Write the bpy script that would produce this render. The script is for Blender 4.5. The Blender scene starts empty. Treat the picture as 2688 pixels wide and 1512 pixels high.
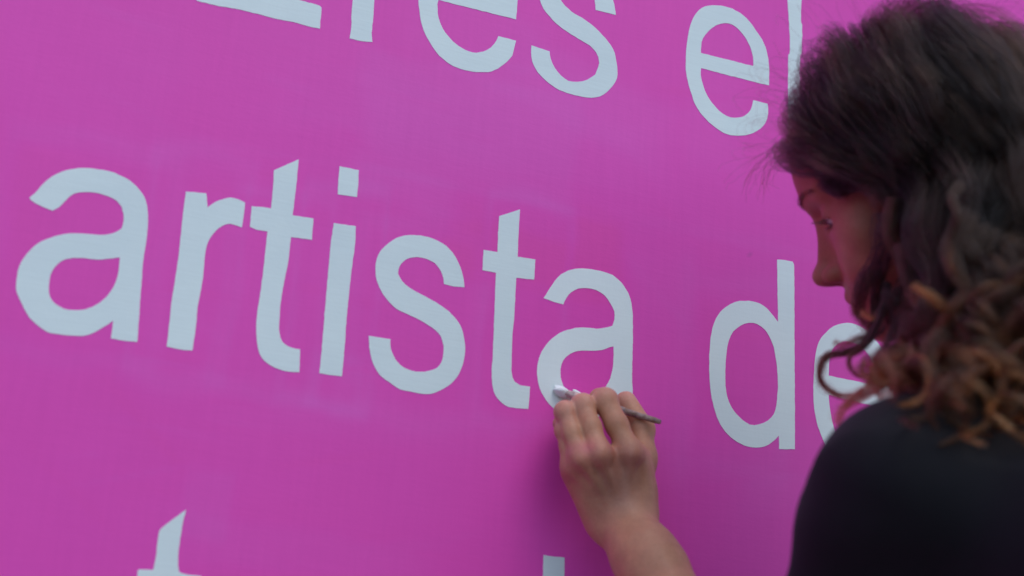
import bpy, math, random
import numpy as np
from mathutils import Matrix, Vector

rng = np.random.default_rng(7)
random.seed(7)
sc = bpy.context.scene
col = sc.collection

# ------------------------------------------------------------------ camera
R = np.array([[0.92846646, -0.17799357, -0.32598822],
              [-0.3655928, -0.28315922, -0.8866582],
              [0.06551289, 0.94241135, -0.327977]])      # columns: camera right, up, back
CAM = np.array([0.0, -1.158, 1.05])
FPX = 3642.0                                             # focal length in photo pixels (2688 wide)
cd = bpy.data.cameras.new('camera')
cam = bpy.data.objects.new('camera', cd)
col.objects.link(cam)
m4 = np.eye(4); m4[:3, :3] = R; m4[:3, 3] = CAM
cam.matrix_world = Matrix(m4.tolist())
cd.sensor_width = 36.0
cd.lens = FPX / 2688 * 36.0
cd.clip_start = 0.02
cd.clip_end = 500
cd.dof.use_dof = True
cd.dof.focus_distance = 1.40
cd.dof.aperture_fstop = 3.4
cd.dof.aperture_blades = 9
sc.camera = cam

# ------------------------------------------------------------------ world, sun, exposure
SUN_EL, SUN_AZ = math.radians(58), math.radians(171)     # azimuth clockwise from +Y (into the wall)
w = bpy.data.worlds.new("World"); sc.world = w; w.use_nodes = True
nt = w.node_tree
bg = nt.nodes['Background']
sky = nt.nodes.new('ShaderNodeTexSky')
sky.sky_type = 'NISHITA'; sky.sun_disc = False
sky.sun_elevation = SUN_EL; sky.sun_rotation = SUN_AZ
sky.air_density = 1.0; sky.dust_density = 1.0; sky.ozone_density = 1.5
nt.links.new(sky.outputs[0], bg.inputs[0])
bg.inputs[1].default_value = 0.15
sd = bpy.data.lights.new('sun', 'SUN'); sd.energy = 0.66; sd.angle = math.radians(38)
sd.color = (1.0, 0.96, 0.92)
so = bpy.data.objects.new('sun', sd); col.objects.link(so)
dsun = Vector((math.sin(SUN_AZ) * math.cos(SUN_EL), math.cos(SUN_AZ) * math.cos(SUN_EL), math.sin(SUN_EL)))
so.rotation_euler = dsun.to_track_quat('Z', 'Y').to_euler()
so.location = (0, -3, 4)
sc.view_settings.view_transform = 'Standard'
sc.view_settings.look = 'None'
sc.view_settings.exposure = 0.37
sc.view_settings.gamma = 1.0
sc.view_settings.use_curve_mapping = False
sc.cycles.use_denoising = True
sc.cycles.max_bounces = 8

# ------------------------------------------------------------------ helpers
def ray(px, py):
    return R @ np.array([(px - 1344) / FPX, (756 - py) / FPX, -1.0])

def P(px, py, d=0.0):
    """point seen at (px,py) that lies d metres in front of the wall"""
    r = ray(px, py)
    return CAM + r * ((-d - CAM[1]) / r[1])

def D(px, py, depth):
    return CAM + ray(px, py) * depth

def tag(o, label=None, cat=None, kind=None, group=None):
    if label: o['label'] = label
    if cat: o['category'] = cat
    if kind: o['kind'] = kind
    if group: o['group'] = group
    return o

def mesh_obj(name, V, F, mat, parent=None, smooth=True):
    me = bpy.data.meshes.new(name)
    V = np.asarray(V, dtype=np.float64)
    if isinstance(F, np.ndarray):
        n, k = F.shape
        me.vertices.add(len(V)); me.vertices.foreach_set('co', V.ravel())
        me.loops.add(n * k); me.loops.foreach_set('vertex_index', F.ravel().astype(np.int32))
        me.polygons.add(n)
        me.polygons.foreach_set('loop_start', (np.arange(n) * k).astype(np.int32))
        me.polygons.foreach_set('loop_total', np.full(n, k, np.int32))
        me.update(calc_edges=True)
        me.validate()
    else:
        me.from_pydata([tuple(v) for v in V], [], F)
        me.update()
    me.polygons.foreach_set('use_smooth', [smooth] * len(me.polygons))
    me.materials.append(mat)
    o = bpy.data.objects.new(name, me)
    col.objects.link(o)
    if parent: o.parent = parent
    return o

def set_color(o, name, rgb):
    a = o.data.color_attributes.new(name, 'FLOAT_COLOR', 'POINT')
    c = np.ones((len(rgb), 4), np.float32); c[:, :3] = rgb
    a.data.foreach_set('color', c.ravel())

def fbm(p, freq, seed=0, octaves=3):
    """cheap smooth pseudo noise of points (n,3), roughly -1..1"""
    r = np.random.default_rng(seed)
    out = np.zeros(len(p)); amp = 1.0; tot = 0
    for o in range(octaves):
        for _ in range(5):
            k = r.normal(size=3) * freq * (2 ** o)
            out += amp * np.sin(p @ k + r.uniform(0, 6.28))
        tot += amp * 2.2; amp *= 0.55
    return out / tot

class Mat:
    def __init__(self, name):
        self.m = bpy.data.materials.new(name); self.m.use_nodes = True
        self.t = self.m.node_tree; self.b = self.t.nodes['Principled BSDF']
    def n(self, typ, **kw):
        nd = self.t.nodes.new(typ)
        for k, v in kw.items():
            if k.startswith('i_'): nd.inputs[int(k[2:])].default_value = v
            else: setattr(nd, k, v)
        return nd
    def l(self, a, b): self.t.links.new(a, b)
    def mapping(self, scale=(1, 1, 1), rot=(0, 0, 0)):
        tc = self.n('ShaderNodeTexCoord'); mp = self.n('ShaderNodeMapping')
        mp.inputs['Scale'].default_value = scale; mp.inputs['Rotation'].default_value = rot
        self.l(tc.outputs['Object'], mp.inputs['Vector']); return mp.outputs[0]
    def noise(self, vec, scale, detail=3, rough=0.5):
        nz = self.n('ShaderNodeTexNoise'); nz.inputs['Scale'].default_value = scale
        nz.inputs['Detail'].default_value = detail; nz.inputs['Roughness'].default_value = rough
        self.l(vec, nz.inputs['Vector']); return nz.outputs['Fac']
    def ramp(self, fac, a, b, p0=0.3, p1=0.7):
        r = self.n('ShaderNodeValToRGB'); e = r.color_ramp.elements
        e[0].position = p0; e[1].position = p1; e[0].color = (*a, 1); e[1].color = (*b, 1)
        self.l(fac, r.inputs[0]); return r.outputs[0]
    def mix(self, fac, a, b, mode='MIX'):
        mx = self.n('ShaderNodeMix', data_type='RGBA', blend_type=mode)
        if isinstance(fac, (int, float)): mx.inputs[0].default_value = fac
        else: self.l(fac, mx.inputs[0])
        for s, x in ((6, a), (7, b)):
            if isinstance(x, tuple): mx.inputs[s].default_value = (*x, 1)
            else: self.l(x, mx.inputs[s])
        return mx.outputs[2]
    def bump(self, hgt, strength, dist, prev=None):
        bp = self.n('ShaderNodeBump'); bp.inputs['Strength'].default_value = strength
        bp.inputs['Distance'].default_value = dist
        self.l(hgt, bp.inputs['Height'])
        if prev: self.l(prev, bp.inputs['Normal'])
        self.l(bp.outputs[0], self.b.inputs['Normal']); return bp.outputs[0]

# ------------------------------------------------------------------ materials
def mat_wall():
    m = Mat('pink_wall_paint')
    at = m.n('ShaderNodeAttribute', attribute_name='paint')
    v = m.mapping()
    big = m.ramp(m.noise(v, 2.2, 3), (0.965, 0.95, 0.965), (1.03, 1.06, 1.03), 0.3, 0.7)
    strokes = m.ramp(m.noise(m.mapping((6, 1, 60), (0, 0.02, 0)), 3, 4, 0.6), (0.99, 0.975, 0.99), (1.01, 1.025, 1.01), 0.3, 0.7)
    v2 = m.ramp(m.noise(m.mapping((50, 1, 4)), 3, 3, 0.6), (0.985, 0.97, 0.985), (1.015, 1.03, 1.015), 0.3, 0.7)
    c = m.mix(1.0, at.outputs['Color'], big, 'MULTIPLY')
    c = m.mix(1.0, c, strokes, 'MULTIPLY')
    c = m.mix(1.0, c, v2, 'MULTIPLY')
    m.l(c, m.b.inputs['Base Color'])
    m.b.inputs['Roughness'].default_value = 0.5
    m.b.inputs['Specular IOR Level'].default_value = 0.35
    n1 = m.bump(m.noise(m.mapping((10, 1, 90)), 4, 5, 0.6), 0.22, 0.0005)
    n2 = m.bump(m.noise(v, 320, 3, 0.6), 0.25, 0.0004, n1)
    m.bump(m.noise(v, 7, 2, 0.5), 0.25, 0.004, n2)
    return m.m

def mat_letter(name, base, weave=0.05, stroke=(8, 1, 90)):
    m = Mat(name)
    v = m.mapping()
    wv = m.ramp(m.noise(m.mapping((12, 1, 420)), 1.2, 3, 0.7), (1 - weave,) * 3, (1 + weave,) * 3, 0.3, 0.7)
    bl = m.ramp(m.noise(v, 9, 4, 0.6), (0.95, 0.96, 0.97), (1.03, 1.03, 1.02), 0.3, 0.7)
    c = m.mix(1.0, base, wv, 'MULTIPLY'); c = m.mix(1.0, c, bl, 'MULTIPLY')
    m.l(c, m.b.inputs['Base Color'])
    m.b.inputs['Roughness'].default_value = 0.55
    m.b.inputs['Specular IOR Level'].default_value = 0.3
    n1 = m.bump(m.noise(m.mapping(stroke), 4, 5, 0.65), 0.2, 0.0006)
    m.bump(m.noise(v, 260, 3, 0.6), 0.3, 0.0004, n1)
    return m.m

def mat_skin():
    m = Mat('skin')
    at = m.n('ShaderNodeAttribute', attribute_name='tone')
    v = m.mapping()
    mot = m.ramp(m.noise(v, 45, 4, 0.6), (0.90, 0.84, 0.84), (1.07, 1.10, 1.10), 0.3, 0.7)
    fine = m.ramp(m.noise(v, 400, 2, 0.6), (0.95, 0.93, 0.93), (1.04, 1.05, 1.05), 0.3, 0.7)
    c = m.mix(1.0, at.outputs['Color'], mot, 'MULTIPLY'); c = m.mix(1.0, c, fine, 'MULTIPLY')
    m.l(c, m.b.inputs['Base Color'])
    m.b.inputs['Roughness'].default_value = 0.5
    m.b.inputs['Specular IOR Level'].default_value = 0.4
    m.b.inputs['Subsurface Weight'].default_value = 0.35
    m.b.inputs['Subsurface Radius'].default_value = (1.0, 0.35, 0.2)
    m.b.inputs['Subsurface Scale'].default_value = 0.004
    vo = m.n('ShaderNodeTexVoronoi'); vo.inputs['Scale'].default_value = 700
    m.l(v, vo.inputs['Vector'])
    n1 = m.bump(vo.outputs['Distance'], 0.18, 0.0004)
    m.bump(m.noise(v, 150, 4, 0.65), 0.45, 0.0011, n1)
    return m.m

def mat_cloth(name, colr, rough=0.85, weave=900):
    m = Mat(name); v = m.mapping()
    c = m.mix(1.0, colr, m.ramp(m.noise(v, 14, 4), (0.8, 0.8, 0.8), (1.25, 1.25, 1.25)), 'MULTIPLY')
    m.l(c, m.b.inputs['Base Color'])
    m.b.inputs['Roughness'].default_value = rough
    m.b.inputs['Sheen Weight'].default_value = 0.06; m.b.inputs['Specular IOR Level'].default_value = 0.25
    m.b.inputs['Sheen Roughness'].default_value = 0.4
    m.b.inputs['Sheen Tint'].default_value = (0.7, 0.75, 0.9, 1)
    n1 = m.bump(m.noise(v, weave, 2), 0.3, 0.0004)
    m.bump(m.noise(v, 25, 3), 0.25, 0.004, n1)
    return m.m

def mat_plain(name, colr, rough=0.5, nscale=60, amt=0.15, metal=0.0, bump=0.0005):
    m = Mat(name); v = m.mapping()
    c = m.mix(1.0, colr, m.ramp(m.noise(v, nscale, 4), (1 - amt,) * 3, (1 + amt,) * 3), 'MULTIPLY')
    m.l(c, m.b.inputs['Base Color'])
    m.b.inputs['Roughness'].default_value = rough
    m.b.inputs['Metallic'].default_value = metal
    m.bump(m.noise(v, nscale * 3, 3), 0.4, bump)
    return m.m

def mat_hair(name, root, tip, rough=0.36):
    m = bpy.data.materials.new(name); m.use_nodes = True; t = m.node_tree
    t.nodes.remove(t.nodes['Principled BSDF'])
    h = t.nodes.new('ShaderNodeBsdfHairPrincipled'); h.parametrization = 'COLOR'
    info = t.nodes.new('ShaderNodeHairInfo')
    r = t.nodes.new('ShaderNodeValToRGB'); e = r.color_ramp.elements
    e[0].color = (*root, 1); e[0].position = 0.5
    e[1].color = (*tip, 1); e[1].position = 0.98
    mid = r.color_ramp.elements.new(0.82)
    mid.color = (*[a * 0.6 + b * 0.4 for a, b in zip(root, tip)], 1)
    t.links.new(info.outputs['Intercept'], r.inputs[0])
    at = t.nodes.new('ShaderNodeAttribute'); at.attribute_name = 'shade'
    mx = t.nodes.new('ShaderNodeMix'); mx.data_type = 'RGBA'; mx.blend_type = 'MULTIPLY'; mx.inputs[0].default_value = 1
    t.links.new(r.outputs[0], mx.inputs[6]); t.links.new(at.outputs['Color'], mx.inputs[7])
    t.links.new(mx.outputs[2], h.inputs['Color'])
    h.inputs['Roughness'].default_value = rough
    h.inputs['IOR'].default_value = 1.38; h.inputs['Radial Roughness'].default_value = 0.5
    t.links.new(h.outputs[0], t.nodes['Material Output'].inputs[0])
    return m

M_WALL = mat_wall()
M_LET = mat_letter('pale_primer_letter', (0.71, 0.80, 0.785), 0.03)
M_LET2 = mat_letter('fresh_white_letter', (0.76, 0.835, 0.825), 0.02, (70, 1, 10))
M_SKIN = mat_skin()
M_SHIRT = mat_cloth('black_cotton', (0.007, 0.007, 0.0095))
M_JEANS = mat_cloth('dark_denim', (0.03, 0.04, 0.07))
M_SHOE = mat_plain('canvas_shoe', (0.03, 0.03, 0.03), 0.7)
M_SOLE = mat_plain('rubber_sole', (0.55, 0.53, 0.5), 0.6)
M_HAIR = mat_hair('dark_brown_hair', (0.008, 0.0048, 0.0042), (0.058, 0.021, 0.007))
M_BROW = mat_hair('eyebrow_hair', (0.03, 0.015, 0.012), (0.03, 0.015, 0.012))

# ------------------------------------------------------------------ ground and wall
def ground():
    m = Mat('pavement_concrete'); v = m.mapping()
    c = m.mix(m.noise(v, 1.5, 4), (0.10, 0.10, 0.095), (0.17, 0.165, 0.155))
    c = m.mix(1.0, c, m.ramp(m.noise(v, 90, 3), (0.85,) * 3, (1.12,) * 3), 'MULTIPLY')
    m.l(c, m.b.inputs['Base Color']); m.b.inputs['Roughness'].default_value = 0.9
    m.bump(m.noise(v, 120, 4), 0.5, 0.002)
    o = mesh_obj('pavement', [(-60, -90, 0), (60, -90, 0), (60, 30, 0), (-60, 30, 0)], [(0, 1, 2, 3)], m.m, smooth=False)
    tag(o, kind='structure')
ground()

wall = bpy.data.objects.new('wall', None); col.objects.link(wall)
tag(wall, 'bright pink painted wall carrying large hand painted pale letters', 'wall')

# touch-up patches: px centre, half sizes, softness, tint strength (paint tone only)
WX = np.linspace(-0.45, 2.1, 560); WZ = np.linspace(0.75, 2.15, 330)
gx, gz = np.meshgrid(WX, WZ, indexing='ij')
PINK = np.array([0.79, 0.064, 0.455]); LIL = np.array([0.77, 0.094, 0.50]); HOT = np.array([0.80, 0.060, 0.37])
tone = np.zeros(gx.shape)
def patch(px, py, hx, hy, amt, rot=0.0, soft=0.15, ring=False):
    global tone
    c = P(px, py); a = P(px + hx, py + hx * 0.19); b = P(px, py + hy)
    ex = a - c; ey = b - c
    lx = np.linalg.norm(ex); ly = np.linalg.norm(ey)
    dx = gx - c[0]; dz = gz - c[2]
    u = (dx * math.cos(rot) + dz * math.sin(rot)) / lx; v = (-dx * math.sin(rot) + dz * math.cos(rot)) / ly
    wob = 0.05 * np.sin(gx * 60 + px) + 0.05 * np.sin(gz * 50 + py)
    q = np.maximum(np.abs(u), np.abs(v)) + wob
    if ring: msk = np.exp(-((q - 1) / soft) ** 2)
    else: msk = 1 / (1 + np.exp((q - 1) / (soft * 0.3)))
    tone = tone + amt * msk
for a in [(1240, 380, 270, 190, 0.22, 0.0, 0.12), (1420, 640, 240, 120, -0.25, 0.0, 0.2), (1300, 340, 420, 90, 0.12, 0.0, 0.5),
          (500, 700, 130, 300, 0.22, 0, 0.10, True), (720, 760, 130, 270, 0.16, 0, 0.10, True), (880, 760, 110, 300, 0.25, 0, 0.08, True),
          (1090, 830, 160, 260, 0.15, 0, 0.12, True), (1380, 820, 110, 310, 0.25, 0, 0.10, True), (210, 640, 220, 290, 0.15, 0, 0.12, True),
          (1010, 1100, 420, 60, 0.08, 0, 0.4), (1720, 960, 90, 330, 0.22, 0.0, 0.35), (1540, 260, 200, 90, 0.25, -0.3, 0.4),
          (1880, 260, 70, 200, 0.15, 0.0, 0.3), (540, 1330, 60, 90, 0.2, 0, 0.2), (1240, 90, 170, 110, 0.1, -0.2, 0.3),
          (1250, 500, 300, 10, 0.18, 0, 0.9), (880, 1000, 60, 60, 0.25, 0, 0.3, True), (1930, 980, 120, 250, 0.14, 0, 0.2, True),
          (800, 1450, 300, 60, 0.15, 0, 0.4), (150, 150, 300, 200, 0.1, 0, 0.3), (250, 380, 260, 30, 0.08, 0.0, 0.6),
          (1980, 640, 300, 14, 0.15, 0, 0.9), (2150, 1240, 170, 120, 0.15, 0, 0.3)]:
    patch(*a)
# loose lilac brush swipes round the letters
r_ = np.random.default_rng(3)
for k in range(110):
    px, py = r_.uniform(30, 2250), r_.uniform(20, 1500)
    patch(px, py, r_.uniform(40, 160), r_.uniform(4, 12), r_.uniform(-0.09, 0.13), r_.uniform(-0.8, 0.5) if k % 2 else r_.uniform(-.1, .1), 0.8)
pts = np.stack([gx.ravel(), 0 * gx.ravel(), gz.ravel()], 1)
tone = tone.ravel() * 1.25 + 0.10 * fbm(pts, 9, 5, 3)
cpos = np.clip(tone, 0, 1)[:, None]; cneg = np.clip(-tone, 0, 1)[:, None]
rgb = PINK + (LIL - PINK) * cpos * 1.5 + (HOT - PINK) * cneg * 1.5
for px, py, rr, c in [(1476, 1479, 5, (.2, .16, .18)), (523, 868, 3, (.7, .3, .55)), (906, 750, 3, (.5, .1, .4)), (1970, 671, 3, (.3, .05, .2)), (2020, 988, 3, (.5, .1, .35))]:
    c0 = P(px, py); msk = np.exp(-(((gx - c0[0]) ** 2 + (gz - c0[2]) ** 2) / (rr * .0004) ** 2)).ravel()[:, None]
    rgb = rgb * (1 - msk) + np.array(c) * msk
nx, nz = gx.shape
I = np.arange(nx * nz).reshape(nx, nz)
F = np.stack([I[:-1, :-1], I[1:, :-1], I[1:, 1:], I[:-1, 1:]], -1).reshape(-1, 4)
surf = mesh_obj('painted_surface', pts, F, M_WALL, wall, smooth=False)
set_color(surf, 'paint', rgb)
# the rest of the wall around and behind the painted sheet
def ringbox():
    V = []; Fs = []
    X0, X1, Z0, Z1 = -5.0, 7.0, 0.0, 3.6
    a, b, c, d = WX[0], WX[-1], WZ[0], WZ[-1]
    for (x0, x1, z0, z1) in ((X0, a, Z0, Z1), (b, X1, Z0, Z1), (a, b, Z0, c), (a, b, d, Z1)):
        k = len(V); V += [(x0, 0, z0), (x1, 0, z0), (x1, 0, z1), (x0, 0, z1)]; Fs.append((k, k + 1, k + 2, k + 3))
    k = len(V)
    V += [(X0, 0.004, Z0), (X1, 0.004, Z0), (X1, 0.004, Z1), (X0, 0.004, Z1), (X0, 0.25, Z0), (X1, 0.25, Z0), (X1, 0.25, Z1), (X0, 0.25, Z1)]
    Fs += [(k + 4, k + 7, k + 6, k + 5), (k, k + 3, k + 7, k + 4), (k + 1, k + 5, k + 6, k + 2), (k + 3, k + 2, k + 6, k + 7)]
    return V, Fs
V, Fs = ringbox()
o = mesh_obj('wall_body', V, Fs, M_WALL, wall, smooth=False)
set_color(o, 'paint', np.tile(PINK, (len(V), 1)))

# ------------------------------------------------------------------ letters (outlines measured on the wall plane)
def tr(pts, ox, oy, s, sx=1.0, x0=0):
    out = [(ox + x / s, oy + y / s) for x, y in pts]
    return [(x0 + (x - x0) * sx, y) for x, y in out]

def smooth_loop(pp, corner=38):
    """subdivide a closed outline: rounded where it bends gently, sharp at corners"""
    n = len(pp); pp = [np.array(p, float) for p in pp]; out = []
    sharp = []
    for i in range(n):
        a = pp[i] - pp[i - 1]; b = pp[(i + 1) % n] - pp[i]
        ang = abs(math.degrees(math.atan2(a[0] * b[1] - a[1] * b[0], a @ b)))
        sharp.append(ang > corner)
    for i in range(n):
        p0, p1, p2, p3 = pp[i - 1], pp[i], pp[(i + 1) % n], pp[(i + 2) % n]
        L = np.linalg.norm(p2 - p1)
        t1 = (p2 - p1) if sharp[i] else (p2 - p0) / max(np.linalg.norm(p2 - p0), 1e-6) * L
        t2 = (p2 - p1) if sharp[(i + 1) % n] else (p3 - p1) / max(np.linalg.norm(p3 - p1), 1e-6) * L
        m = max(1, int(L / 9))
        for k in range(m):
            t = k / m; h = t * t; c = h * t
            q = (2 * c - 3 * h + 1) * p1 + (c - 2 * h + t) * t1 + (-2 * c + 3 * h) * p2 + (c - h) * t2
            if k or not sharp[i]: q = q + np.random.default_rng(int(q[0] * 7 + q[1] * 13) % 99991).normal(size=2) * 0.28
            out.append(q)
    return out

def letter(name, loops, mat, label, thick=0.0003):
    """a film of paint: front face from a filled 2D curve, small real thickness"""
    cu = bpy.data.curves.new(name, 'CURVE'); cu.dimensions = '2D'; cu.fill_mode = 'FRONT'
    allp = []
    for lp in loops:
        q = [P(x, y) for x, y in smooth_loop(lp)]
        sp = cu.splines.new('POLY'); sp.points.add(len(q) - 1); sp.use_cyclic_u = True
        for k, v in enumerate(q): sp.points[k].co = (v[0], v[2], 0, 1)
        allp.append(q)
    tmp = bpy.data.objects.new('tmp', cu); col.objects.link(tmp)
    dg = bpy.context.evaluated_depsgraph_get()
    me0 = bpy.data.meshes.new_from_object(tmp.evaluated_get(dg))
    V = [(v.co.x, -thick, v.co.y) for v in me0.vertices]
    Fs = [tuple(p.vertices) for p in me0.polygons]
    # make all front faces look at the camera (-y)
    F2 = []
    for f in Fs:
        a, b, c = [np.array(V[i]) for i in f[:3]]
        F2.append(f if np.cross(b - a, c - a)[1] < 0 else f[::-1])
    for q in allp:                                        # rim down into the wall
        k = len(V); n = len(q)
        V += [(v[0], -thick, v[2]) for v in q] + [(v[0], 0.0015, v[2]) for v in q]
        F2 += [(k + i, k + (i + 1) % n, k + n + (i + 1) % n, k + n + i) for i in range(n)]
    bpy.data.objects.remove(tmp); bpy.data.curves.remove(cu); bpy.data.meshes.remove(me0)
    o = mesh_obj(name, V, F2, mat, wall, smooth=False)
    o['label'] = label
    return o

C4 = (0, 380, 2.3367); C3 = (640, 400, 2.07); C4b = (1340, 650, 2.6344); C1 = (480, 0, 4.262); C2 = (1080, 0, 2.477)
letter('letter_a', [tr([(180,325),(215,296),(222,290),(265,240),(320,195),(380,165),(440,150),(510,143),(580,148),(680,165),(740,190),(800,222),(850,270),(885,320),(900,370),(907,430),(905,510),(895,600),(880,700),(870,820),(860,950),(850,1100),(842,1210),(760,1202),(680,1188),(695,1080),(640,1115),(540,1168),(480,1172),(380,1165),(290,1148),(230,1105),(180,1060),(150,1010),(120,945),(100,890),(103,820),(118,745),(150,690),(215,618),(290,578),(380,550),(460,543),(540,548),(640,553),(700,540),(745,515),(758,470),(755,420),(745,380),(715,345),(660,315),(590,295),(510,290),(450,302),(405,340),(365,382),(322,405),(240,370),(190,340)], *C4),
                    tr([(735,692),(600,705),(500,695),(430,697),(380,712),(335,752),(310,800),(300,860),(305,930),(340,975),(390,1005),(450,1015),(520,1010),(590,982),(650,935),(700,865),(725,790),(733,720)], *C4)],
       M_LET, 'pale letter a at the start of the word artista, largest letter')
letter('letter_r', [tr([(1140,288),(1265,298),(1272,385),(1320,350),(1370,333),(1415,325),(1470,338),(1503,355),(1495,430),(1483,508),(1410,485),(1360,500),(1310,545),(1275,600),(1258,670),(1248,780),(1230,900),(1212,1000),(1200,1120),(1180,1262),(1100,1255),(1022,1238),(1035,1130),(1050,980),(1070,850),(1095,680),(1112,520),(1125,400)], *C4)],
       M_LET, 'pale letter r, second letter of artista')
letter('letter_t', [tr([(163,98),(298,38),(285,170),(265,342),(378,360),(370,476),(256,460),(240,600),(212,740),(195,870),(193,980),(210,1030),(255,1060),(305,1070),(302,1195),(220,1188),(150,1160),(100,1120),(78,1070),(68,970),(72,880),(90,760),(108,620),(128,430),(70,420),(33,405),(42,293),(100,297),(148,305),(158,200)], *C3)],
       M_LET, 'pale letter t between r and i of artista')
letter('letter_i', [tr([(520,75),(625,97),(622,170),(615,243),(560,236),(510,228),(514,150)], *C3),
                    tr([(488,384),(608,402),(604,500),(585,640),(570,780),(556,930),(548,1050),(533,1217),(470,1210),(410,1200),(425,1050),(440,860),(458,660),(472,500)], *C3)],
       M_LET, 'pale dotted letter i of artista')
letter('letter_s', [tr([(1199,733),(1190,670),(1170,610),(1135,545),(1080,495),(1000,460),(920,449),(850,458),(790,490),(740,540),(720,590),(715,650),(728,715),(770,790),(830,850),(910,888),(980,925),(1040,965),(1070,1000),(1085,1050),(1082,1110),(1065,1155),(1030,1180),(960,1193),(890,1180),(850,1155),(815,1110),(797,1060),(797,1015),(678,997),(682,1060),(700,1140),(735,1205),(790,1250),(850,1288),(920,1303),(995,1314),(1060,1298),(1120,1262),(1165,1210),(1190,1150),(1202,1080),(1195,1000),(1175,940),(1130,880),(1060,825),(980,780),(900,735),(860,700),(838,660),(845,620),(870,590),(905,573),(945,570),(990,578),(1035,600),(1070,645),(1085,690),(1087,715),(1140,728)], *C3)],
       M_LET, 'pale letter s in the middle of artista')
letter('letter_t', [tr([(1387,347),(1500,310),(1493,430),(1487,568),(1584,582),(1577,692),(1480,682),(1475,780),(1468,900),(1458,1000),(1455,1120),(1455,1200),(1470,1245),(1500,1265),(1555,1273),(1546,1394),(1440,1383),(1390,1350),(1358,1300),(1347,1220),(1352,1100),(1357,980),(1362,850),(1366,740),(1370,655),(1296,640),(1302,530),(1378,542),(1382,440)], *C3)],
       M_LET, 'pale letter t just left of the letter being painted')
letter('letter_a', [tr([(228,350),(290,255),(350,185),(420,153),(500,145),(590,155),(680,180),(750,225),(800,290),(830,360),(843,440),(845,600),(843,750),(840,900),(845,1010),(846,1218),(725,1200),(722,1105),(650,1150),(580,1180),(500,1190),(420,1180),(340,1145),(280,1095),(230,1030),(195,950),(183,870),(190,790),(215,720),(270,645),(340,590),(420,562),(500,553),(620,560),(705,540),(718,500),(717,440),(690,385),(650,330),(590,293),(530,280),(470,285),(420,310),(385,350),(365,393),(300,375)], *C4b),
                    tr([(712,683),(610,712),(520,712),(440,722),(385,755),(350,810),(345,870),(355,930),(380,985),(420,1030),(480,1050),(560,1040),(620,1000),(655,965),(690,905),(710,800)], *C4b)],
       M_LET2, 'freshly painted white letter a under the brush')
letter('letter_d', [tr([(1843,83),(1900,88),(1950,97),(1960,115),(1962,400),(1963,700),(1965,1000),(1966,1395),(1856,1393),(1855,1300),(1810,1345),(1760,1375),(1700,1383),(1620,1370),(1520,1310),(1450,1220),(1410,1120),(1385,1000),(1374,850),(1375,740),(1385,620),(1405,530),(1435,465),(1490,410),(1550,377),(1620,367),(1700,378),(1770,418),(1850,515),(1846,300)], *C4b),
                    tr([(1650,520),(1590,540),(1540,580),(1510,640),(1492,740),(1484,880),(1492,1000),(1520,1090),(1580,1170),(1655,1224),(1720,1222),(1780,1195),(1820,1150),(1840,1070),(1848,920),(1835,770),(1810,660),(1760,570),(1705,530)], *C4b)],
       M_LET2, 'white letter d below the face of the painter')
letter('letter_e', [tr([(2158,888),(2174,873),(2197,857),(2224,849),(2254,849),(2290,862),(2325,890),(2355,930),(2375,985),(2385,1050),(2387,1080),(2182,1036),(2184,1060),(2190,1095),(2205,1140),(2230,1175),(2265,1192),(2300,1185),(2330,1160),(2340,1125),(2385,1135),(2378,1180),(2345,1220),(2300,1240),(2255,1238),(2215,1218),(2180,1180),(2153,1130),(2142,1096),(2136,1062),(2135,1016),(2138,960),(2142,928),(2148,907)], 0, 0, 1, 0.85, 2135),
                    tr([(2182,986),(2340,1014),(2335,990),(2320,955),(2295,920),(2260,900),(2225,897),(2200,910),(2186,935)], 0, 0, 1, 0.85, 2135)],
       M_LET2, 'white letter e behind the curl of hair')
letter('letter_e', [tr([(145,0),(160,12),(300,45),(400,68),(580,98),(830,155),(1010,205),(1240,250),(1380,290),(1533,323),(1548,120),(1550,85),(1530,65),(1480,48),(1290,0),(370,-222),(410,-640),(1500,-390),(1520,-620),(430,-870),(470,-1250),(1600,-1000),(1620,-1240),(260,-1560)], *C1)],
       M_LET, 'pale capital E cut by the top edge of the view')
letter('letter_r', [tr([(1900,0),(1885,150),(1885,300),(1865,430),(1990,460),(2060,470),(2120,470),(2113,370),(2130,200),(2140,0),(2160,-300),(2230,-450),(2330,-520),(2480,-520),(2500,-750),(2400,-770),(2270,-730),(2190,-640),(2190,-800),(1970,-850),(1940,-400)], *C1)],
       M_LET, 'pale letter r stem in the top row')
letter('letter_e', [tr([(45,0),(50,60),(70,170),(110,260),(180,360),(270,430),(370,462),(450,470),(520,465),(600,420),(655,360),(670,300),(680,265),(565,235),(540,285),(490,325),(420,343),(350,325),(270,270),(205,190),(175,110),(168,30),(175,0),(420,62),(680,127),(690,0),(690,-60),(670,-200),(600,-330),(480,-400),(350,-420),(220,-390),(120,-300),(60,-150)], *C2),
                    tr([(168,-120),(575,-22),(560,-130),(500,-240),(420,-290),(330,-300),(250,-270),(190,-200)], *C2)],
       M_LET, 'pale letter e cut by the top edge, left of the s')
letter('letter_s', [tr([(780,295),(898,335),(905,380),(930,440),(970,490),(1020,525),(1080,532),(1140,520),(1195,485),(1220,410),(1215,370),(1180,315),(1130,280),(1040,225),(960,170),(900,110),(860,60),(835,0),(830,-60),(850,-130),(900,-190),(980,-215),(1080,-210),(1180,-170),(1260,-100),(1310,0),(1329,98),(1197,65),(1190,0),(1150,-50),(1090,-90),(1020,-100),(970,-80),(950,-40),(970,0),(1000,40),(1060,90),(1130,130),(1200,185),(1260,250),(1310,320),(1332,400),(1335,510),(1290,580),(1225,628),(1140,635),(1060,618),(960,585),(880,530),(820,470),(785,400),(779,340)], *C2)],
       M_LET, 'pale letter s in the top row')
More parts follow.
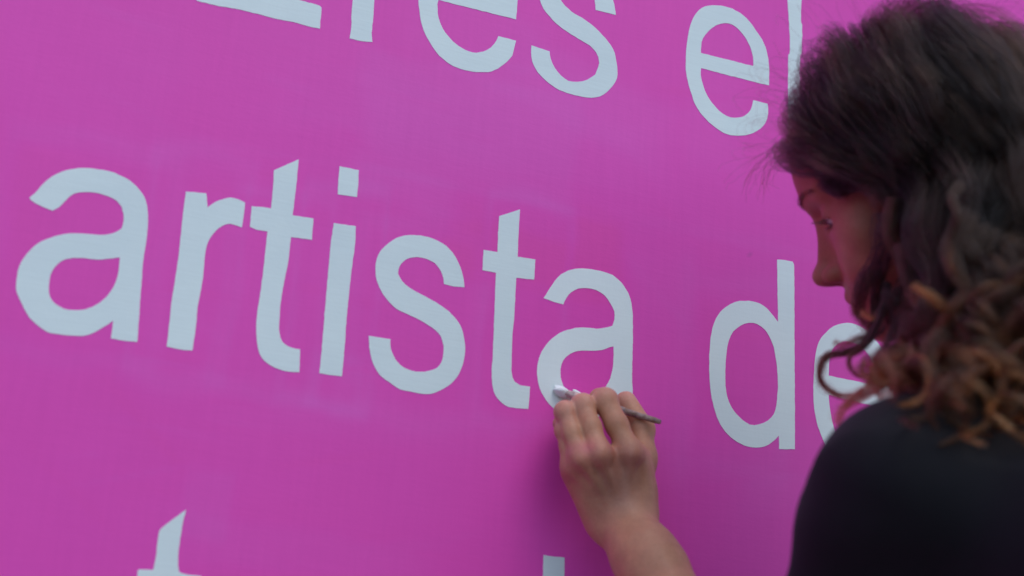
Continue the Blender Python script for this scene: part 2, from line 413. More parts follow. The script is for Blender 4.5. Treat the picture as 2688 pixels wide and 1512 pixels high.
letter('letter_e', [tr([(1962,35),(2040,42),(2110,70),(2180,120),(2240,200),(2290,280),(2315,360),(2325,450),(2324,555),(2290,548),(2100,500),(1882,443),(1880,490),(1900,570),(1940,650),(2000,720),(2050,755),(2100,767),(2150,760),(2190,735),(2215,690),(2222,652),(2315,675),(2318,740),(2300,800),(2250,850),(2190,875),(2120,883),(2050,873),(1970,825),(1900,760),(1850,690),(1810,580),(1790,500),(1783,430),(1788,300),(1805,200),(1830,120),(1870,65),(1910,42)], *C2),
                    tr([(1882,345),(2100,400),(2222,430),(2220,370),(2190,280),(2140,205),(2085,160),(2035,152),(1980,165),(1930,205),(1895,250),(1883,300)], *C2)],
       M_LET, 'pale letter e of the short word el, all of it in view')
letter('letter_l', [tr([(2445,-180),(2445,0),(2452,100),(2460,250),(2458,350),(2450,355),(2448,500),(2450,700),(2450,955),(2530,975),(2527,700),(2525,480),(2528,360),(2535,350),(2540,160),(2533,150),(2535,0),(2537,-165)], *C2)],
       M_LET, 'pale letter l next to the dark hair at the top')
letter('letter_t', [tr([(1015,260),(880,360),(700,490),(540,620),(520,700),(500,850),(480,1050),(430,1320),(410,1345),(330,1335),(170,1330),(150,1350),(110,1720),(370,1790),(250,3000),(330,3500),(700,3900),(1100,3950),(1130,3300),(850,3200),(700,2900),(790,1900),(1220,1960),(1290,1450),(1050,1425),(940,1400),(885,1370),(870,1250),(875,1050),(900,850),(930,650),(960,480)], 340, 1300, 6.836)],
       M_LET, 'pale top of a letter t at the bottom left edge')
letter('letter_l', [tr([(470,480),(860,540),(1440,590),(1430,1449),(1360,6500),(300,6300),(440,1449)], 1400, 1430, 17.667)],
       M_LET, 'pale top of an upright letter below the hand')

# ------------------------------------------------------------------ implicit surfaces
def smin(a, b, k):
    h = np.clip(0.5 + 0.5 * (b - a) / k, 0, 1)
    return b + (a - b) * h - k * h * (1 - h)

class Field:
    def __init__(self, lo, hi, h):
        self.lo = np.array(lo, float); self.h = h
        n = np.ceil((np.array(hi) - self.lo) / h).astype(int) + 1
        ax = [(self.lo[i] + np.arange(n[i]) * h).astype(np.float32) for i in range(3)]
        self.X, self.Y, self.Z = ax[0][:, None, None], ax[1][None, :, None], ax[2][None, None, :]
        self.F = np.full(tuple(n), 1.0, np.float32)
    def cap(self, a, b, ra, rb, flat=None):
        a = np.asarray(a, np.float32); b = np.asarray(b, np.float32)
        ba = b - a; L = float(ba @ ba) + 1e-12
        px, py, pz = self.X - a[0], self.Y - a[1], self.Z - a[2]
        t = np.clip((px * ba[0] + py * ba[1] + pz * ba[2]) / L, 0, 1)
        dx = px - ba[0] * t; dy = py - ba[1] * t; dz = pz - ba[2] * t
        r = ra + (rb - ra) * t
        if flat is not None:                    # squash along an axis: (axis, factor>1 makes it thinner)
            ax, f = flat; ax = np.asarray(ax, np.float32); ax = ax / np.linalg.norm(ax)
            dn = dx * ax[0] + dy * ax[1] + dz * ax[2]
            return np.sqrt(dx * dx + dy * dy + dz * dz + (f * f - 1) * dn * dn) - r
        return np.sqrt(dx * dx + dy * dy + dz * dz) - r
    def ell(self, c, rad, M=None):
        px, py, pz = self.X - c[0], self.Y - c[1], self.Z - c[2]
        if M is not None:
            px, py, pz = (px * M[0, k] + py * M[1, k] + pz * M[2, k] for k in range(3))
        qx, qy, qz = px / rad[0], py / rad[1], pz / rad[2]
        k0 = np.sqrt(qx * qx + qy * qy + qz * qz)
        k1 = np.sqrt((qx / rad[0]) ** 2 + (qy / rad[1]) ** 2 + (qz / rad[2]) ** 2) + 1e-9
        return k0 * (k0 - 1) / k1
    def add(self, d, k=0.005): self.F = smin(self.F, d, k)
    def sub(self, d, k=0.005): self.F = -smin(-self.F, d, k)
    def mesh(self):
        F = self.F; S = F < 0; n = F.shape
        lo, h = self.lo, self.h
        cnt = np.zeros(tuple(k - 1 for k in n), np.int8)
        for dx in (0, 1):
            for dy in (0, 1):
                for dz in (0, 1):
                    cnt += S[dx:n[0] - 1 + dx, dy:n[1] - 1 + dy, dz:n[2] - 1 + dz]
        act = np.argwhere((cnt > 0) & (cnt < 8))
        idx = -np.ones(cnt.shape, np.int64); idx[tuple(act.T)] = np.arange(len(act))
        acc = np.zeros((len(act), 3)); num = np.zeros(len(act))
        cs = [(a, b, c) for a in (0, 1) for b in (0, 1) for c in (0, 1)]
        val = {c: F[act[:, 0] + c[0], act[:, 1] + c[1], act[:, 2] + c[2]].astype(float) for c in cs}
        for c in cs:
            for ax in range(3):
                if c[ax]: continue
                e = list(c); e[ax] = 1; e = tuple(e)
                f0, f1 = val[c], val[e]; m = (f0 < 0) != (f1 < 0)
                t = np.where(m, f0 / np.where(f0 - f1 == 0, 1, f0 - f1), 0)
                p = np.tile(np.array(c, float), (len(act), 1)); p[:, ax] += t
                acc[m] += p[m]; num += m
        V = lo + (act + acc / num[:, None]) * h
        quads = []
        for ax in range(3):
            s0 = [slice(1, n[k] - 1) for k in range(3)]; s1 = list(s0)
            s0[ax] = slice(0, n[ax] - 1); s1[ax] = slice(1, n[ax])
            A, B = S[tuple(s0)], S[tuple(s1)]
            e = np.argwhere(A != B); flip = A[tuple(e.T)]
            off = np.ones(3, int); off[ax] = 0; e = e + off
            u, v = [(1, 2), (2, 0), (0, 1)][ax]
            def at(du, dv):
                q = e.copy(); q[:, u] -= du; q[:, v] -= dv
                return idx[q[:, 0], q[:, 1], q[:, 2]]
            q = np.stack([at(1, 1), at(0, 1), at(0, 0), at(1, 0)], 1)
            q[~flip] = q[~flip][:, ::-1]
            quads.append(q)
        Q = np.concatenate(quads); Q = Q[(Q >= 0).all(1)]
        return V, Q

def bbox(points, pad):
    p = np.array(points); return p.min(0) - pad, p.max(0) + pad

# ------------------------------------------------------------------ left hand and forearm
ELB = np.array([0.578, -0.245, 1.05])
WR = P(1633, 1358, 0.057)
H = {}
H['pinky'] = [P(1503, 1226, .064), P(1481, 1130, .056), P(1476, 1112, .030), P(1490, 1128, .016)]
H['ring'] = [P(1524, 1204, .077), P(1484, 1082, .058), P(1490, 1082, .028), P(1512, 1100, .014)]
H['middle'] = [P(1574, 1192, .084), P(1530, 1066, .061), P(1528, 1062, .030), P(1548, 1078, .014)]
H['index'] = [P(1656, 1192, .084), P(1588, 1052, .065), P(1575, 1048, .036), P(1582, 1070, .017)]
THUMB = [P(1674, 1290, .058), P(1686, 1200, .052), P(1684, 1128, .042), P(1643, 1055, .026)]
FR = {'pinky': (.0078, .0076, .0070, .0062), 'ring': (.0088, .0090, .0080, .0070),
      'middle': (.0095, .0101, .0086, .0074), 'index': (.0098, .0106, .0088, .0076)}
allpts = [p for f in H.values() for p in f] + THUMB + [WR, ELB]
lo, hi = bbox(allpts, 0.05); lo[2] = ELB[2] - 0.02
hi[1] = -0.0005 if hi[1] > 0 else hi[1]
hf = Field(lo, (hi[0], 0.01, hi[2]), 0.0014)
wn = np.array([0.0, -1.0, 0.0])
# back-of-hand normal, for flattening
dirh = H['middle'][0] - WR; dirh /= np.linalg.norm(dirh)
across = H['index'][0] - H['pinky'][0]; across /= np.linalg.norm(across)
back = np.cross(across, dirh); back /= np.linalg.norm(back)
if back[1] > 0: back = -back
# palm from metacarpal bones
wl = WR - across * 0.018; wr_ = WR + across * 0.016
wm = {'pinky': WR - across * .017, 'ring': WR - across * .006, 'middle': WR + across * .005, 'index': WR + across * .014}
for f in ('pinky', 'ring', 'middle', 'index'):
    a = wm[f] - back * 0.003; b = H[f][0] - back * (FR[f][0] * 0.62 + .0015) - dirh * .009
    hf.add(hf.cap(a, b, 0.0155, 0.0092 if f == 'pinky' else 0.0110), 0.015)
for f in ('pinky', 'ring', 'middle', 'index'):                     # palm pad
    hf.add(hf.cap(wm[f] - back * .010 + dirh * .02, H[f][0] - back * .016 - dirh * .012, .012, .011), 0.012)
# thenar mass
hf.add(hf.cap(WR + across * .014 - back * .008, THUMB[1] - back * .004, .0150, .0125), 0.016)
hf.add(hf.cap(THUMB[0], H['index'][0] - dirh * .018 - back * .01, .012, .010), 0.014)
hf.add(hf.cap(THUMB[1] - dirh * .004, H['index'][0] - back * .013 - dirh * .004, .0085, .0075), 0.012)
# tendons over the back of the hand, and knuckle heads
for f in ('pinky', 'ring', 'middle', 'index'):
    a = WR + (H[f][0] - WR) * .30 + back * .0085; b = H[f][0] + back * .0048
    hf.add(hf.cap(a, b, .0022, .0036), 0.0055)
    hf.add(hf.ell(H[f][0] - back * .0035, (FR[f][0] * .82,) * 3), 0.012)
# forearm
ax = ELB - WR; axn = ax / np.linalg.norm(ax)
fa = lambda t: WR + ax * t
hf.add(hf.cap(fa(-.06) - across * .002, fa(.22) - across * .002, .0255, .0265, (back, 1.28)), 0.014)
hf.add(hf.cap(fa(.18) - across * .001, fa(.62), .0245, .0310, (back, 1.12)), 0.02)
hf.add(hf.cap(fa(.60), fa(1.0), .0345, .0385), 0.02)
hf.add(hf.ell(fa(.02) - across * .020 + back * .006, (.008, .008, .009)), 0.010)     # wrist bone
# palm hollow, then fingers one by one so they stay apart
def chain(fd, pts, rads, k):
    d = None
    for i in range(len(pts) - 1):
        c = fd.cap(pts[i], pts[i + 1], rads[i], rads[i + 1])
        d = c if d is None else smin(d, c, k)
    for i in range(2 if len(pts) > 4 else 1, len(pts) - 1):         # joint swellings
        d = smin(d, fd.ell(pts[i], (rads[i] * 1.01,) * 3), 0.004)
    return d
palm = hf.F
fing = None
for f in ('pinky', 'ring', 'middle', 'index'):
    pts_ = H[f]; r0 = FR[f]
    pts_ = [pts_[0], pts_[0] * .45 + pts_[1] * .55] + pts_[1:]; r0 = (r0[0], r0[1] * .93) + r0[1:]
    d = chain(hf, [pts_[0] - back * .003] + pts_[1:], r0, 0.005)
    fing = d if fing is None else smin(fing, d, 0.0014)
thd = chain(hf, THUMB[1:], (.0118, .0112, .0088), 0.005)
thd = smin(thd, hf.cap(THUMB[2], THUMB[3], .0102, .0092), .004)
hf.F = smin(smin(palm, fing, 0.0065), thd, 0.005)
HV, HQ = hf.mesh()
SKIN = np.array([0.53, 0.25, 0.145]); RED = np.array([0.55, 0.20, 0.155]); SHADE_SKIN = np.array([0.33, 0.15, 0.115])
tone_h = np.tile(SKIN, (len(HV), 1))
def blot(V, T, c, r, colr, amt):
    m = (amt * np.exp(-np.sum((V - c) ** 2, 1) / r ** 2))[:, None]
    T += (np.array(colr) - T) * m
for f in ('pinky', 'ring', 'middle', 'index'):
    blot(HV, tone_h, H[f][0] + back * .006 - dirh * .003, .010, RED, .6 if f != 'index' else .9)
    blot(HV, tone_h, H[f][1] + np.array([0, 0, .006]), .012, (.66, .30, .25), .7)
blot(HV, tone_h, H['middle'][0] * .5 + H['index'][0] * .5 - dirh * .01, .014, RED, .5)
blot(HV, tone_h, H['middle'][0] * .5 + H['ring'][0] * .5 + dirh * .008, .009, (.50, .13, .13), .95)
blot(HV, tone_h, H['middle'][0] * .5 + H['index'][0] * .5 + dirh * .010, .008, (.50, .15, .14), .8)
blot(HV, tone_h, H['pinky'][0] * .5 + H['ring'][0] * .5 + dirh * .012, .007, (.55, .17, .17), .7)
blot(HV, tone_h, THUMB[3] + np.array([0, 0, .006]), .012, (.70, .32, .27), .8)
blot(HV, tone_h, WR * .40 + H['middle'][0] * .35 + H['index'][0] * .25 + back * .01, .026, SHADE_SKIN, .75)  # shade on the back of the hand, painted into the skin tone
blot(HV, tone_h, WR + across * -.02, .012, RED, .4)
tone_h *= (1 + 0.05 * fbm(HV, 140, 11))[:, None]

# ------------------------------------------------------------------ head
def rotm(az, p, r):
    Fw = np.array([math.sin(az) * math.cos(p), math.cos(az) * math.cos(p), -math.sin(p)])
    X = np.array([math.cos(az), -math.sin(az), 0]); Z = np.cross(X, Fw)
    return np.array([X * math.cos(r) + Z * math.sin(r), Fw, Z * math.cos(r) - X * math.sin(r)]).T
HM = rotm(math.radians(-38.6), math.radians(19.0), math.radians(20.0))
HO = np.array([0.667, -0.3003, 1.5305])
def HW(p): return HO + np.asarray(p, float) @ HM.T
def HL(p): return (np.asarray(p, float) - HO) @ HM

NECK = np.array([0.725, -0.395, 1.375])
nl = HL(NECK)
hd = Field((-.09, -.115, -.21), (.09, .13, .13), 0.0017)
def both(fn, k):
    for s in (-1, 1): hd.add(fn(s), k)
hd.add(hd.ell((0, -.004, .032), (.074, .093, .084)), .01)
hd.add(hd.ell((0, .030, .030), (.064, .066, .068)), .02)             # forehead
hd.add(hd.ell((0, .034, -.035), (.056, .056, .072)), .02)
both(lambda s: hd.cap((s * .050, .002, -.055), (s * .014, .074, -.098), .017, .013), .018)
hd.add(hd.ell((0, .080, -.098), (.014, .0125, .0125)), .012)
both(lambda s: hd.ell((s * .044, .058, -.026), (.022, .018, .019)), .022)
both(lambda s: hd.ell((s * .034, .066, -.052), (.020, .018, .020)), .02)
hd.add(hd.ell((0, .076, -.066), (.026, .018, .022)), .016)            # muzzle
both(lambda s: hd.cap((s * .010, .0865, .019), (s * .042, .070, .021), .0085, .0085), .010)
for s in (-1, 1): hd.sub(hd.ell((s * .033, .094, .000), (.017, .015, .011)), .011)
# eyelids over the eyeball
for s in (-1, 1):
    e = hd.ell((s * .032, .0695, -.001), (.0142, .0142, .0142))
    slot = np.abs(hd.Z + .0055 + 0 * hd.X + 0 * hd.Y - 3.2 * (hd.X - s * .032) ** 2 * -8) - .0042
    slot = np.maximum(slot, np.abs(hd.X - s * .033) - .0125)
    slot = np.maximum(slot, .074 - hd.Y)
    e = np.maximum(e, -slot)
    hd.add(e, .0035)
    hd.sub(slot + 0, .0015)
hd.add(hd.cap((0, .0855, .004), (0, .1025, -.036), .0065, .0080), .010)
hd.add(hd.cap((0, .078, -.004), (0, .088, -.040), .011, .013), .008)
hd.add(hd.ell((0, .1075, -.0405), (.0100, .0098, .0090)), .006)
both(lambda s: hd.ell((s * .0135, .0960, -.0440), (.0068, .0108, .0080)), .0045)
hd.add(hd.cap((0, .104, -.047), (0, .092, -.052), .0045, .0045), .004)
for s in (-1, 1): hd.sub(hd.cap((s * .0070, .1035, -.053), (s * .0072, .097, -.044), .0042, .0036), .002)
hd.add(hd.cap((0, .0925, -.0645), (0, .0925, -.067), .0055, .005), .005)
both(lambda s: hd.cap((s * .003, .0935, -.0665), (s * .021, .0830, -.0715), .0050, .0028), .004)
both(lambda s: hd.cap((0, .0915, -.0785), (s * .019, .0820, -.0745), .0058, .0030), .004)
hd.sub(hd.cap((-.020, .0925, -.0725), (.020, .0925, -.0725), .0013, .0013, None), .0025)
hd.sub(hd.ell((0, .0965, -.0895), (.016, .006, .004)), .006)
# ears
both(lambda s: hd.ell((s * .076, -.006, -.008), (.006, .016, .028)), .006)
for s in (-1, 1): hd.sub(hd.ell((s * .083, -.003, -.004), (.006, .009, .018)), .003)
# neck
hd.add(hd.cap((0, -.030, -.055), nl * .92, .050, .056), .03)
HdV, HdQ = hd.mesh()
L = HdV.copy()
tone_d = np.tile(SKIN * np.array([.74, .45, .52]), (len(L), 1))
blot(L, tone_d, np.array([0, .095, -.066]), .010, (.50, .19, .17), .0)
for s in (-1, 1):
    blot(L, tone_d, np.array([s * .045, .07, -.035]), .022, (.60, .27, .20), .5)
    blot(L, tone_d, np.array([s * .033, .083, -.010]), .010, (.42, .19, .17), .6)
    for q in ((0, .097, -.0665), (.009, .095, -.0675), (.017, .088, -.0705), (0, .097, -.0785), (.010, .093, -.0775)):
        blot(L, tone_d, np.array([s * q[0], q[1], q[2]]), .0055, (.47, .15, .14), .7)
    blot(L, tone_d, np.array([s * .007, .101, -.050]), .0045, (.05, .01, .01), .95)  # dark of the nostril hollow painted into the skin tone
blot(L, tone_d, np.array([0, .112, -.042]), .012, (.60, .25, .20), .5)
tone_d *= (1 + 0.05 * fbm(L, 120, 21))[:, None]
def hairline(p):
    """>0 where hair grows (head-local points)"""
    y = p[:, 1]
    zl = np.interp(y, [-.1, -.05, -.02, .0, .02, .04, .055, .07, .085], [-.075, -.07, -.06, -.035, -.025, .012, .038, .055, .062])
    return p[:, 2] - zl
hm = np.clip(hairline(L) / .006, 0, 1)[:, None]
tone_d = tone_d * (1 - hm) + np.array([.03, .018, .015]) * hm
HdW = HW(HdV)

# ------------------------------------------------------------------ person
person = bpy.data.objects.new('person', None); person.location = (0.78, -0.52, 0); col.objects.link(person)
tag(person, 'person with long curly dark hair and black shirt painting letters with a brush', 'person')
bpy.context.view_layer.update()
def child(o):
    o.parent = person; o.matrix_parent_inverse = Matrix.Translation(person.location).inverted(); return o

SHL = np.array([0.567, -0.400, 1.246]); SHR = np.array([0.885, -0.425, 1.270])
HIPL = np.array([0.700, -0.540, 0.90]); HIPR = np.array([0.885, -0.545, 0.90])
CH = np.array([0.722, -0.440, 1.17]); WAI = np.array([0.765, -0.500, 1.02]); PEL = np.array([0.79, -0.545, 0.90])
KNL = np.array([0.675, -0.50, 0.48]); KNR = np.array([0.90, -0.53, 0.48])
ANL = np.array([0.665, -0.54, 0.085]); ANR = np.array([0.915, -0.60, 0.085])
ELR = np.array([0.985, -0.455, 1.02]); WRR = np.array([0.955, -0.36, 0.80])

# coarse remainder of the body, under the clothes
bf = Field((.46, -.72, .03), (1.08, -.20, 1.42), 0.008)
bf.add(bf.cap(NECK, NECK * .6 + CH * .4, .052, .06), .03)
bf.add(bf.cap(CH, WAI, .105, .085), .05); bf.add(bf.cap(WAI, PEL, .085, .105), .05)
bf.add(bf.cap(SHL + [.02, 0, 0], SHR - [.02, 0, 0], .035, .035), .04)
bf.add(bf.cap(SHL, ELB, .036, .032), .03); bf.add(bf.cap(SHR, ELR, .036, .03), .03)
bf.add(bf.cap(ELR, WRR, .031, .02), .02)
for a, k, n_ in ((HIPL, KNL, ANL), (HIPR, KNR, ANR)):
    bf.add(bf.cap(a, k, .066, .042), .04); bf.add(bf.cap(k, n_, .042, .028), .03)
BV, BQ = bf.mesh()
rh = Field(WRR - .13, WRR + .09, 0.0026)
dn = np.array([-.05, .1, -.99]); dn /= np.linalg.norm(dn); ac = np.array([0, 1, .1]); 
pal = None
for i, (o_, ln, r) in enumerate(((-.028, .055, .0075), (-.010, .068, .0082), (.009, .073, .0085), (.027, .066, .0082))):
    k0 = WRR + dn * .078 + ac * o_
    rh.add(rh.cap(WRR + ac * o_ * .5, k0, .013, .011), .012)
    t1 = k0 + dn * ln * .55 + np.array([-.006, 0, 0]); t2 = t1 + dn * ln * .42 + np.array([-.012, 0, 0])
    rh.add(rh.cap(k0, t1, r, r * .93), .003); rh.add(rh.cap(t1, t2, r * .93, r * .82), .003)
tb = WRR + dn * .035 + ac * .036; tc = tb + dn * .035 + ac * .014 + np.array([-.01, 0, 0])
rh.add(rh.cap(WRR + dn * .01 + ac * .012, tb, .013, .011), .01); rh.add(rh.cap(tb, tc, .0105, .0095), .004)
rh.add(rh.cap(tc, tc + dn * .028 + np.array([-.008, 0, 0]), .0095, .008), .004)
rh.add(rh.cap(WRR - dn * .07, WRR, .026, .02), .01)
RV, RQ = rh.mesh()
Vs = [HV, HdW, BV, RV]; Qs = [HQ, HdQ, BQ, RQ]
off = np.cumsum([0] + [len(v) for v in Vs[:-1]])
body = mesh_obj('body', np.concatenate(Vs), np.concatenate([q + o_ for q, o_ in zip(Qs, off)]), M_SKIN)
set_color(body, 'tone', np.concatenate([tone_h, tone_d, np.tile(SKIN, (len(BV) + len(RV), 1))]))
child(body)

# eyes
def eyeball(s):
    c = HW((s * .032, .0700, -.001)); n = 24; V = []; Fc = []
    g = HW((s * .032 - .012, .14, -.055)) - c; g /= np.linalg.norm(g)
    a = np.cross(g, [0, 0, 1]); a /= np.linalg.norm(a); b = np.cross(a, g)
    for i in range(n + 1):
        th = math.pi * i / n
        for j in range(n):
            ph = 2 * math.pi * j / n
            r = .0122 + .0007 * math.exp(-(th / .42) ** 2)
            V.append(c + r * (g * math.cos(th) + (a * math.cos(ph) + b * math.sin(ph)) * math.sin(th)))
    for i in range(n):
        for j in range(n): Fc.append((i * n + j, i * n + (j + 1) % n, (i + 1) * n + (j + 1) % n, (i + 1) * n + j))
    o = mesh_obj('eye', V, Fc, M_EYE)
    cc = np.array([.75, .72, .70]) * np.ones((len(V), 3)); th = np.repeat(np.arange(n + 1) * math.pi / n, n)
    cc[th < .50] = (.06, .03, .015); cc[th < .2] = (.005, .005, .005)
    set_color(o, 'tone', cc); child(o)
m = Mat('eye'); at = m.n('ShaderNodeAttribute', attribute_name='tone'); m.l(at.outputs['Color'], m.b.inputs['Base Color'])
m.b.inputs['Roughness'].default_value = 0.08; M_EYE = m.m
eyeball(-1); eyeball(1)

# ------------------------------------------------------------------ hair curves
def hair_obj(name, curves, radius, mat, shade=None):
    """curves: list of (n,3) arrays, radius: list of per-point arrays"""
    hc = bpy.data.hair_curves.new(name)
    hc.add_curves([len(c) for c in curves])
    P_ = np.concatenate(curves).astype(np.float32)
    hc.attributes['position'].data.foreach_set('vector', P_.ravel()) if 'position' in hc.attributes else None
    ra = hc.attributes.get('radius') or hc.attributes.new('radius', 'FLOAT', 'POINT')
    ra.data.foreach_set('value', np.concatenate(radius).astype(np.float32))
    if shade is None: shade = np.ones((len(curves), 3))
    sa = hc.attributes.new('shade', 'FLOAT_COLOR', 'CURVE')
    c4 = np.ones((len(curves), 4), np.float32); c4[:, :3] = shade
    sa.data.foreach_set('color', c4.ravel())
    hc.materials.append(mat)
    o = bpy.data.objects.new(name, hc); col.objects.link(o); child(o)
    return o

def norm(v): return v / (np.linalg.norm(v, axis=-1, keepdims=True) + 1e-9)

# collision shapes: head (local ellipsoids) and shoulders (world capsules)
def push(p, lay):
    """p (n,3) world; keep outside head by lay"""
    q = HL(p)
    for c, r in (((0, -.004, .032), (.074, .093, .084)), ((0, .034, -.035), (.056, .056, .072)), ((0, .030, .030), (.064, .066, .068))):
        c = np.array(c); rr = np.array(r)[None, :] + lay[:, None]
        u = (q - c) / rr; k = np.linalg.norm(u, axis=1)
        m_ = k < 1
        q[m_] = c + (u[m_] / k[m_, None]) * rr[m_]
    p = HW(q)
    for a, b, r in ((NECK, HW((0, -.03, -.05)), .056), (SHL + [.02, 0, -.005], NECK + [0, 0, -.06], .058), (SHR + [-.02, 0, -.005], NECK + [0, 0, -.06], .058),
                    (NECK + [0, -.01, -.06], CH, .115), (SHL + [0.02, 0, 0], CH, .075), (SHR - [0.02, 0, 0], CH, .075)):
        ba = b - a; t = np.clip(((p - a) @ ba) / (ba @ ba), 0, 1)
        c = a + t[:, None] * ba; d_ = p - c; k = np.linalg.norm(d_, axis=1); rr = r + lay * .5 + .004
        m_ = k < rr
        p[m_] = c[m_] + d_[m_] / k[m_, None] * rr[m_, None]
    return p

def scalp_points(n, r):
    out = []
    while len(out) < n:
        u = norm(r.normal(size=(4000, 3)))
        p = np.array([0, -.004, .032]) + u * np.array([.074, .093, .084])
        p2 = np.array([0, .030, .030]) + u * np.array([.064, .066, .068])
        use = (((p - [0, .030, .030]) / [.064, .066, .068]) ** 2).sum(1) < 1
        p = np.where(use[:, None], p2, p)
        ok = (hairline(p) > 0.0) & (p[:, 2] > -.07)
        out += list(p[ok])
    return np.array(out[:n])

def grow(roots, lay, r, nst=64, step=.0092, spread=1.0):
    """simulate guides: combed from the parting back over the temples, then hanging free"""
    n = len(roots)
    x, y, z = roots.T
    side = np.where(x < .012, -1.0, 1.0)
    front = np.clip((y - .0) / .07, 0, 1); backf = np.clip((-y - .03) / .05, 0, 1)
    Wl = np.stack([side * (.078 - .03 * backf * (np.abs(x) < .05)) + .0 * x,
                   np.interp(y, [-.1, -.04, .0, .03, .09], [-.098, -.06, -.015, .006, .016]) + r.normal(size=n) * .005,
                   np.interp(y, [-.1, 0, .09], [-.03, -.01, .012]) + r.normal(size=n) * .010], 1)
    Ww = HW(Wl)
    lift = norm(np.stack([x / .074 ** 2, y / .093 ** 2, (z - .032) / .084 ** 2], 1))
    comb = norm(Wl - roots) + np.stack([side * .1, -.02 * front, .0 * front], 1) + r.normal(size=(n, 3)) * .10 * spread
    d_ = comb - lift * (comb * lift).sum(1, keepdims=True) * .95
    d_ = norm(norm(d_) + lift * .35 * np.clip(lay / .03, 0, 1)[:, None]) @ HM.T
    p = HW(roots + lift * .002)
    G = np.array([0, 0, -1.0])
    path = [p.copy()]
    free = (roots[:, 2] < Wl[:, 2] + .012).astype(float)
    st = np.linspace(0, 1, nst)
    for i in range(nst):
        v = Ww - p; dist = np.linalg.norm(v, axis=1)
        q = HL(p)
        free = np.maximum(free, ((q[:, 2] < Wl[:, 2] + .008) | (dist < .022)).astype(float) * .3 + free * .7)
        free = np.clip(free + .12 * (free > 0), 0, 1)
        tgt = norm(v) * (1 - free[:, None]) + G * free[:, None]
        d_ = norm(d_ * .78 + tgt * .22)
        pn = p + d_ * step
        l_ = lay * np.clip(.45 + st[i] * 9, 0, 1)
        pn = push(pn, l_)
        d2 = norm(pn - p); d_ = norm(d_ * .25 + d2 * .75)
        p = p + d2 * step if i > 3 else pn
        p = push(p, l_ * .8)
        path.append(p.copy())
    return np.stack(path, 1)

def frames(path):
    t = norm(np.gradient(path, axis=0))
    ref = np.array([0.3, -0.8, 0.2]); n1 = norm(np.cross(t, ref)); n2 = norm(np.cross(t, n1))
    return t, n1, n2

def lock(path, nstr, r, R0, amp, wl, col_mul, radius=.00013, taper=.55, frizz=.0014, start=.18, ph=None, amp0=.0018):
    """fill a guide path with strands that share one curl"""
    path = np.asarray(path)
    n = len(path); seg = np.linalg.norm(np.diff(path, axis=0), axis=1); s = np.concatenate([[0], np.cumsum(seg)])
    t_, n1, n2 = frames(path)
    u = s / s[-1]; ph = r.uniform(0, 6.28) if ph is None else ph
    env = amp0 + (amp - amp0) * np.clip((u - start) / (1 - start), 0, 1) ** .8
    wlv = wl * (1 - .25 * u)
    ang = ph + 2 * math.pi * np.cumsum(np.concatenate([[0], seg]) / wlv)
    hand = r.choice([-1, 1])
    core = path + n1 * (env * np.cos(ang))[:, None] + n2 * (env * np.sin(ang) * hand * .8)[:, None]
    out, rad = [], []
    rr = np.sqrt(r.uniform(0, 1, nstr)) * R0; aa = r.uniform(0, 6.28, nstr)
    body_ = np.interp(u, [0, .12, .5, 1], [1.5, 1.7, 1.0 - taper * .2, 1.0 - taper])
    for k in range(nstr):
        a = aa[k] + u * r.normal() * 1.2
        o_ = n1 * (np.cos(a) * rr[k] * body_)[:, None] + n2 * (np.sin(a) * rr[k] * body_)[:, None]
        f1, f2, p1, p2 = r.uniform(60, 190), r.uniform(60, 190), r.uniform(0, 6.28), r.uniform(0, 6.28)
        fz = frizz * (.3 + u) * (r.uniform(.3, 1.5) if r.uniform() > .12 else r.uniform(2, 4.5))
        o_ = o_ + n1 * (np.sin(s * f1 + p1) * fz)[:, None] + n2 * (np.sin(s * f2 + p2) * fz)[:, None]
        end = n if r.uniform() < .6 else int(n * r.uniform(.72, 1))
        c = (core + o_)[:max(end, 6)]
        out.append(c); q = np.linspace(0, 1, len(c))
        rad.append(radius * (1 - .6 * q ** 3) * r.uniform(.8, 1.2))
    return out, rad, [col_mul] * nstr

curves, rads, shades = [], [], []
def addlock(*a, **k):
    c, r1, s1 = lock(*a, **k); curves.extend(c); rads.extend(r1); shades.extend(s1)

rh_ = np.random.default_rng(42)
NG = 470
roots = scalp_points(NG, rh_)
lay = rh_.uniform(0, 1, NG) ** .8 * (.016 + .016 * np.clip((roots[:, 2] - .01) / .06, 0, 1)) * (1 - .62 * np.clip((roots[:, 1] + .01) / .07, 0, 1)) + .003
paths = grow(roots, lay, rh_)
for i in range(NG):
    pth = paths[i]
    zc = rh_.uniform(1.240, 1.310)
    pc = (pth - CAM) @ R; ppx = 1344 - FPX * pc[:, 0] / pc[:, 2]
    ppy = 756 + FPX * pc[:, 1] / pc[:, 2]
    bad = np.where(((ppx < 2290) & (pth[:, 2] < 1.44)) | ((ppx < 2390) & (ppy > 1000)))[0]
    if len(bad): zc = max(zc, pth[bad[0], 2])
    low = np.where(pth[:, 2] < zc)[0]
    ln = max(int(low[0]) if len(low) else 60, 14)
    if ln < 30 and roots[i, 1] > .02: ln = min(ln, 30)
    inner = lay[i] < .014
    warm = rh_.uniform(.75, 1.25) * np.array([1, 1, 1]) * (rh_.uniform(2.5, 6.0) if rh_.uniform() < .15 else rh_.choice([.5, .9, 1.3, 2.0]))
    addlock(pth[:ln], 72, rh_, rh_.uniform(.0060, .0105), rh_.uniform(.009, .0155), rh_.uniform(.058, .088), tuple(warm * (np.array([1, .78, .55]) if warm[0] > 1.5 else 1)), taper=.72, frizz=.0008, start=.13, amp0=.0014, radius=.00013)
